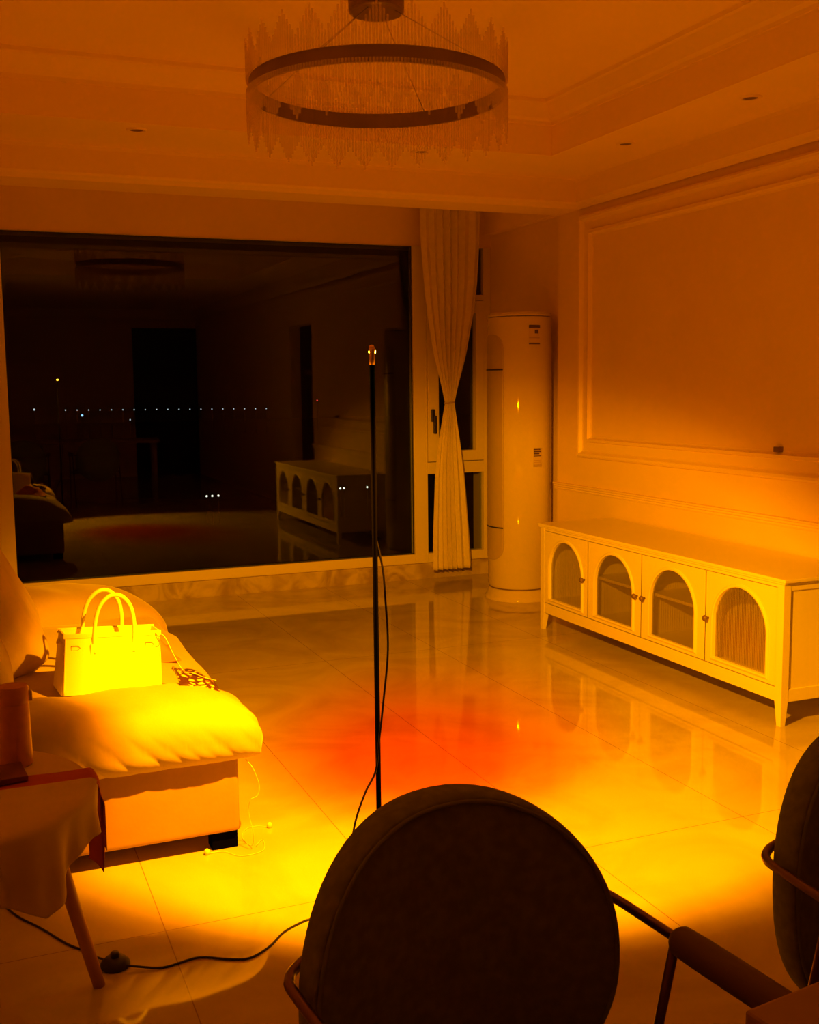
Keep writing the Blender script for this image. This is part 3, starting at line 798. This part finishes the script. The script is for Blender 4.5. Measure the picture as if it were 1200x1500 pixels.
autosmooth(LA('body', [(0, 0), (.033, 0), (.0365, .004), (.036, .02), (.0335, .14), (.0325, .145), (0, .145)], M['tumbler'], tu, seg=40))
autosmooth(LA('lid', [(0, .146), (.0345, .146), (.035, .150), (.0340, .178), (.031, .184), (.012, .189), (0, .190)], M['tumbler'], tu, seg=40))
B('clasp', .030, .041, -.008, .008, .146, .170, M['label'], tu, .002)
B('hinge', -.042, -.032, -.008, .008, .165, .182, M['bronze'], tu, .002)

# ------------------------------------------------------------ floor lamp
LX, LY, LZ = .950, 2.5, 1.478
lamp = thing('floor_lamp', 'thin black pole floor lamp with a small brass tip, behind the dark chair', 'floor lamp', (LX-.02, LY, 0))
autosmooth(LA('base', [(0, 0), (.095, 0), (.098, .004), (.095, .012), (.02, .018), (.008, .03), (0, .03)], M['blackplastic'], lamp, seg=40))
LA('pole', [(.0062, .02), (.0066, .03), (.0066, 1.448), (.0, 1.448)], M['lamp_black'], lamp, seg=20)
ax = Vector((math.sin(math.radians(42))*math.sin(math.radians(28)), math.sin(math.radians(42))*math.cos(math.radians(28)), -math.cos(math.radians(42))))
head = LA('lamp_head', [(0, 1.446), (.0070, 1.446), (.0070, 1.484), (.0060, 1.486), (0, 1.486)], M['brass'], lamp, seg=20)
# lens barrel turned down and away towards the window
q = Vector((0, 0, 1)).rotation_difference(ax).to_matrix()
bm = bmesh.new(); lathe(bm, [(0, -.003), (.004, -.002), (.0062, 0), (.0078, .008), (.0078, .016), (.0, .016)], 20)
bmesh.ops.rotate(bm, verts=bm.verts, cent=(0, 0, 0), matrix=q); bmesh.ops.translate(bm, verts=bm.verts, vec=(0, .003, 1.490)); obj('lens_barrel', bm, M['brass'], head, smooth=True)
lens = emit('lens_glow', (1, .70, .01), 500)
bm = bmesh.new(); lathe(bm, [(0, 0), (.0086, 0), (.0075, .004), (0, .007)], 20)
bmesh.ops.rotate(bm, verts=bm.verts, cent=(0, 0, 0), matrix=q); bmesh.ops.translate(bm, verts=bm.verts, vec=Vector((0, .003, 1.490))+ax*.016); obj('lens', bm, lens, head, smooth=True)
def Lp(p): return (p[0]-(LX-.02), p[1]-LY, p[2])
T('power_cord', [Lp(p) for p in ((.930, 2.507, 1.04), (.945, 2.49, .95), (.948, 2.48, .87), (.953, 2.48, .74), (.938, 2.48, .60), (.925, 2.48, .50), (.915, 2.48, .43), (.885, 2.48, .375), (.855, 2.48, .29), (.845, 2.50, .15), (.87, 2.54, .03), (.84, 2.60, .004),
                                  (.78, 2.615, .003), (.739, 2.603, .003), (.69, 2.574, .003), (.64, 2.521, .003), (.58, 2.487, .003), (.528, 2.505, .003), (.465, 2.540, .003), (.378, 2.528, .003), (.32, 2.548, .008), (.285, 2.565, .012))], .0028, M['blackplastic'], lamp, smooth_n=8)
T('power_cord', [Lp(p) for p in ((.25, 2.605, .012), (.235, 2.64, .004), (.216, 2.681, .003), (.175, 2.735, .003), (.118, 2.848, .003), (.063, 2.945, .003), (.024, 3.05, .003), (-.02, 3.16, .003), (-.06, 3.3, .003))], .0028, M['blackplastic'], lamp, smooth_n=8)
sw = LA('foot_switch', [(0, 0), (.033, 0), (.036, .004), (.034, .012), (.024, .022), (.014, .025), (0, .025)], M['blackplastic'], lamp, seg=28, c=Lp((.272, 2.585, 0)))
LA('switch_button', [(.011, .022), (.011, .034), (.009, .037), (0, .037)], M['blackplastic'], sw, seg=20, c=Lp((.272, 2.585, 0)))

ld = bpy.data.lights.new('sunset_spot', 'SPOT'); ld.energy = 1.0; ld.spot_size = math.radians(110); ld.spot_blend = .15; ld.shadow_soft_size = .012
ld.color = (1, 1, 1); ld.use_nodes = True
nt = ld.node_tree; L = nt.links.new
em = [n for n in nt.nodes if n.type == 'EMISSION'][0]
tcn = nt.nodes.new('ShaderNodeTexCoord'); sp = nt.nodes.new('ShaderNodeSeparateXYZ'); L(tcn.outputs['Normal'], sp.inputs[0])
ab = nt.nodes.new('ShaderNodeMath'); ab.operation = 'ABSOLUTE'; L(sp.outputs[2], ab.inputs[0])
ac_ = nt.nodes.new('ShaderNodeMath'); ac_.operation = 'ARCCOSINE'; L(ab.outputs[0], ac_.inputs[0])
dv = nt.nodes.new('ShaderNodeMath'); dv.operation = 'DIVIDE'; L(ac_.outputs[0], dv.inputs[0]); dv.inputs[1].default_value = math.radians(60)
cr = nt.nodes.new('ShaderNodeValToRGB'); L(dv.outputs[0], cr.inputs[0])
el = cr.color_ramp.elements
stops = [(0, (.62, .022, 0)), (9, (.62, .034, 0)), (15, (.66, .10, 0)), (21, (.70, .205, 0)), (30, (.72, .222, 0)), (39, (.71, .225, 0)), (42.5, (.64, .20, 0)), (45.5, (.36, .10, 0)), (48, (.10, .025, 0)), (50, (.02, .004, 0)), (52.5, (0, 0, 0))]
el[0].position = 0; el[0].color = (*stops[0][1], 1); el[1].position = stops[-1][0]/60; el[1].color = (*stops[-1][1], 1)
for a, c in stops[1:-1]:
    e = el.new(a/60); e.color = (*c, 1)
L(cr.outputs[0], em.inputs['Color']); em.inputs['Strength'].default_value = 1.0
lo = bpy.data.objects.new('sunset_spot', ld); C.objects.link(lo)
lo.parent = lamp
lo.location = Vector((0, .003, 1.490))+ax*.032
lo.rotation_euler = (-ax).to_track_quat('Z', 'Y').to_euler()
ld.energy = 785

# ------------------------------------------------------------ dining chairs
def make_chair(label, loc):
    t = thing('dining_chair', label, 'chair', loc, 'round-backed dining chairs')
    # local frame: origin under the seat centre; back at +y
    R_, zc, hh = .252, .560, .252
    def bent(x): return .215-.075*(abs(x)/.25)**2.0
    def tilt(z): return .06*(z-.565)
    bm = bmesh.new(); n, m_ = 72, 14
    def se(a): return sgnpow(math.cos(a), .92), sgnpow(math.sin(a), .92)
    prof = []
    for k in range(m_+1):
        ph = -PI/2+PI*k/m_
        prof.append((1-.035*(1-math.cos(ph)), .030*math.sin(ph)))
    rings = []
    for s, off in [(.0001, -.042), (.4, -.040), (.75, -.036), (.93, -.031)]+prof+[(.93, .031), (.75, .034), (.4, .036), (.0001, .036)]:
        ring = []
        for i in range(n):
            cx, cz = se(2*PI*i/n); x = R_*s*cx; z = zc+hh*s*cz
            ring.append(bm.verts.new((x, bent(x)+tilt(z)+off, z)))
        rings.append(ring)
    for a, b in zip(rings, rings[1:]):
        for i in range(n): bm.faces.new((a[i], a[(i+1) % n], b[(i+1) % n], b[i]))
    bmesh.ops.remove_doubles(bm, verts=bm.verts, dist=1e-4)
    bk = obj('backrest', bm, M['chair_fabric'], t, smooth=True)
    pts = []
    for i in range(96):
        cx, cz = se(2*PI*i/96); x = R_*.955*cx; z = zc+hh*.955*cz; pts.append((x, bent(x)+tilt(z)-.033, z))
    T('piping', pts, .0035, M['chair_piping'], bk, seg=8, closed=True)
    # seat
    bm = bmesh.new(); lathe(bm, [(0, .400), (.20, .400), (.232, .406), (.245, .420), (.238, .438), (.20, .450), (0, .453)], 48)
    for v in bm.verts: v.co.y = v.co.y*.95-.03
    obj('seat', bm, M['chair_fabric'], t, smooth=True)
    # arm rail: one tube behind the back and forward along both sides
    hw, zr, yb_, yf = .263, .618, .195, -.215
    rc = .045
    path = [(-hw, 0, zr)]
    half = [(hw, yb_-.055, zr), (hw-.006, yb_-.022, zr), (hw-.022, yb_+.000, zr), (hw-.055, yb_+.022, zr), (.12, .250, zr)]
    path += [(-a, b, c) for a, b, c in half]+[(0, .272, zr)]+half[::-1]+[(hw, 0, zr)]
    T('arm_rail', path, .0075, M['chair_metal'], t, seg=12, smooth_n=7)
    for s in (-1, 1):
        x = s*hw
        bm = bmesh.new(); pp = [(x, .012, zr), (x, .008, zr), (x, 0, zr), (x, -.04, zr), (x, -.10, zr), (x, yf, zr), (x, yf-.012, zr), (x, yf-.016, zr)]
        rr = [.008, .017, .022, .023, .023, .022, .017, .008]
        sweep(bm, pp, lambda q_: rr[min(7, int(round(q_*7)))], 20); obj('arm_pad', bm, M['pad'], t, smooth=True)
        T('leg', [(x, .012, zr-.004), (x, .060, .40), (x, .150, 0.006)], .0075, M['chair_metal'], t, seg=12)
        T('leg', [(x, yf+.03, zr-.004), (x, yf+.01, .40), (x+s*.004, yf-.01, 0.006)], .0075, M['chair_metal'], t, seg=12)
        T('side_bar', [(x, .060, .40), (x, yf+.01, .40)], .0065, M['chair_metal'], t, seg=10)
    T('seat_bar', [(-hw, .060, .402), (hw, .060, .402)], .0065, M['chair_metal'], t, seg=10)
    T('seat_bar', [(-hw, yf+.02, .402), (hw, yf+.02, .402)], .0065, M['chair_metal'], t, seg=10)
    return t
def dup(root, loc, label, rz=0):
    r = root.copy(); C.objects.link(r); r.location = loc; r['label'] = label; r.rotation_euler = (0, 0, rz)
    for chd in list(root.children):
        c = chd.copy(); C.objects.link(c); c.parent = r
        for g2 in list(chd.children):
            d_ = g2.copy(); C.objects.link(d_); d_.parent = c
    return r
c1 = make_chair('dark round-backed armchair in the middle foreground, its whole back disc in view', (.632, 1.168, 0))
c1.rotation_euler = (0, 0, math.radians(5.5))
dup(c1, (1.426, 1.165, 0), 'dark round-backed armchair cut off by the right edge of the photo', math.radians(-4))

# ------------------------------------------------------------ dining table corner at the lower right
dt = thing('dining_table', 'brown dining table of which one corner shows at the lower right', 'table', (.718, .852, 0), rz=math.radians(7))
bm = bmesh.new(); box(bm, 0, 1.5, -.85, 0, .722, .75, .006, 3); obj('tabletop', bm, M['dining_top'], dt)
for x, y in ((.07, -.07), (1.43, -.07), (.07, -.78), (1.43, -.78)):
    bm = bmesh.new(); sweep(bm, [(x, y, .722), (x, y, 0)], lambda t: .03-.008*t, 16); obj('leg', bm, M['dining_top'], dt, smooth=True)

# ------------------------------------------------------------ camera, world, view
cam = bpy.data.cameras.new('camera'); co = bpy.data.objects.new('camera', cam); C.objects.link(co); sc.camera = co
cam.sensor_fit = 'HORIZONTAL'; cam.sensor_width = 36; cam.lens = F/1200*36; cam.clip_start = .05; cam.clip_end = 1000
cy, sy = math.cos(YAW), math.sin(YAW); cp, sp_ = math.cos(PIT), math.sin(PIT); cr_, sr = math.cos(ROL), math.sin(ROL)
f = Vector((-sy*cp, cy*cp, -sp_)); r = Vector((cy, sy, 0)); u = r.cross(f)
r2 = cr_*r+sr*u; u2 = -sr*r+cr_*u
m = Matrix((r2, u2, -f)).transposed().to_4x4(); m.translation = Vector((0, 0, H)); co.matrix_world = m

w = bpy.data.worlds.new('night'); sc.world = w; w.use_nodes = True
w.node_tree.nodes['Background'].inputs[0].default_value = (.02, .008, .001, 1); w.node_tree.nodes['Background'].inputs[1].default_value = .02
sc.view_settings.view_transform = 'Standard'; sc.view_settings.look = 'None'; sc.view_settings.gamma = 1
sc.view_settings.use_curve_mapping = False; sc.view_settings.exposure = 0
sc.cycles.max_bounces = 16; sc.cycles.diffuse_bounces = 8; sc.cycles.glossy_bounces = 6; sc.cycles.transparent_max_bounces = 24
sc.cycles.sample_clamp_indirect = 80
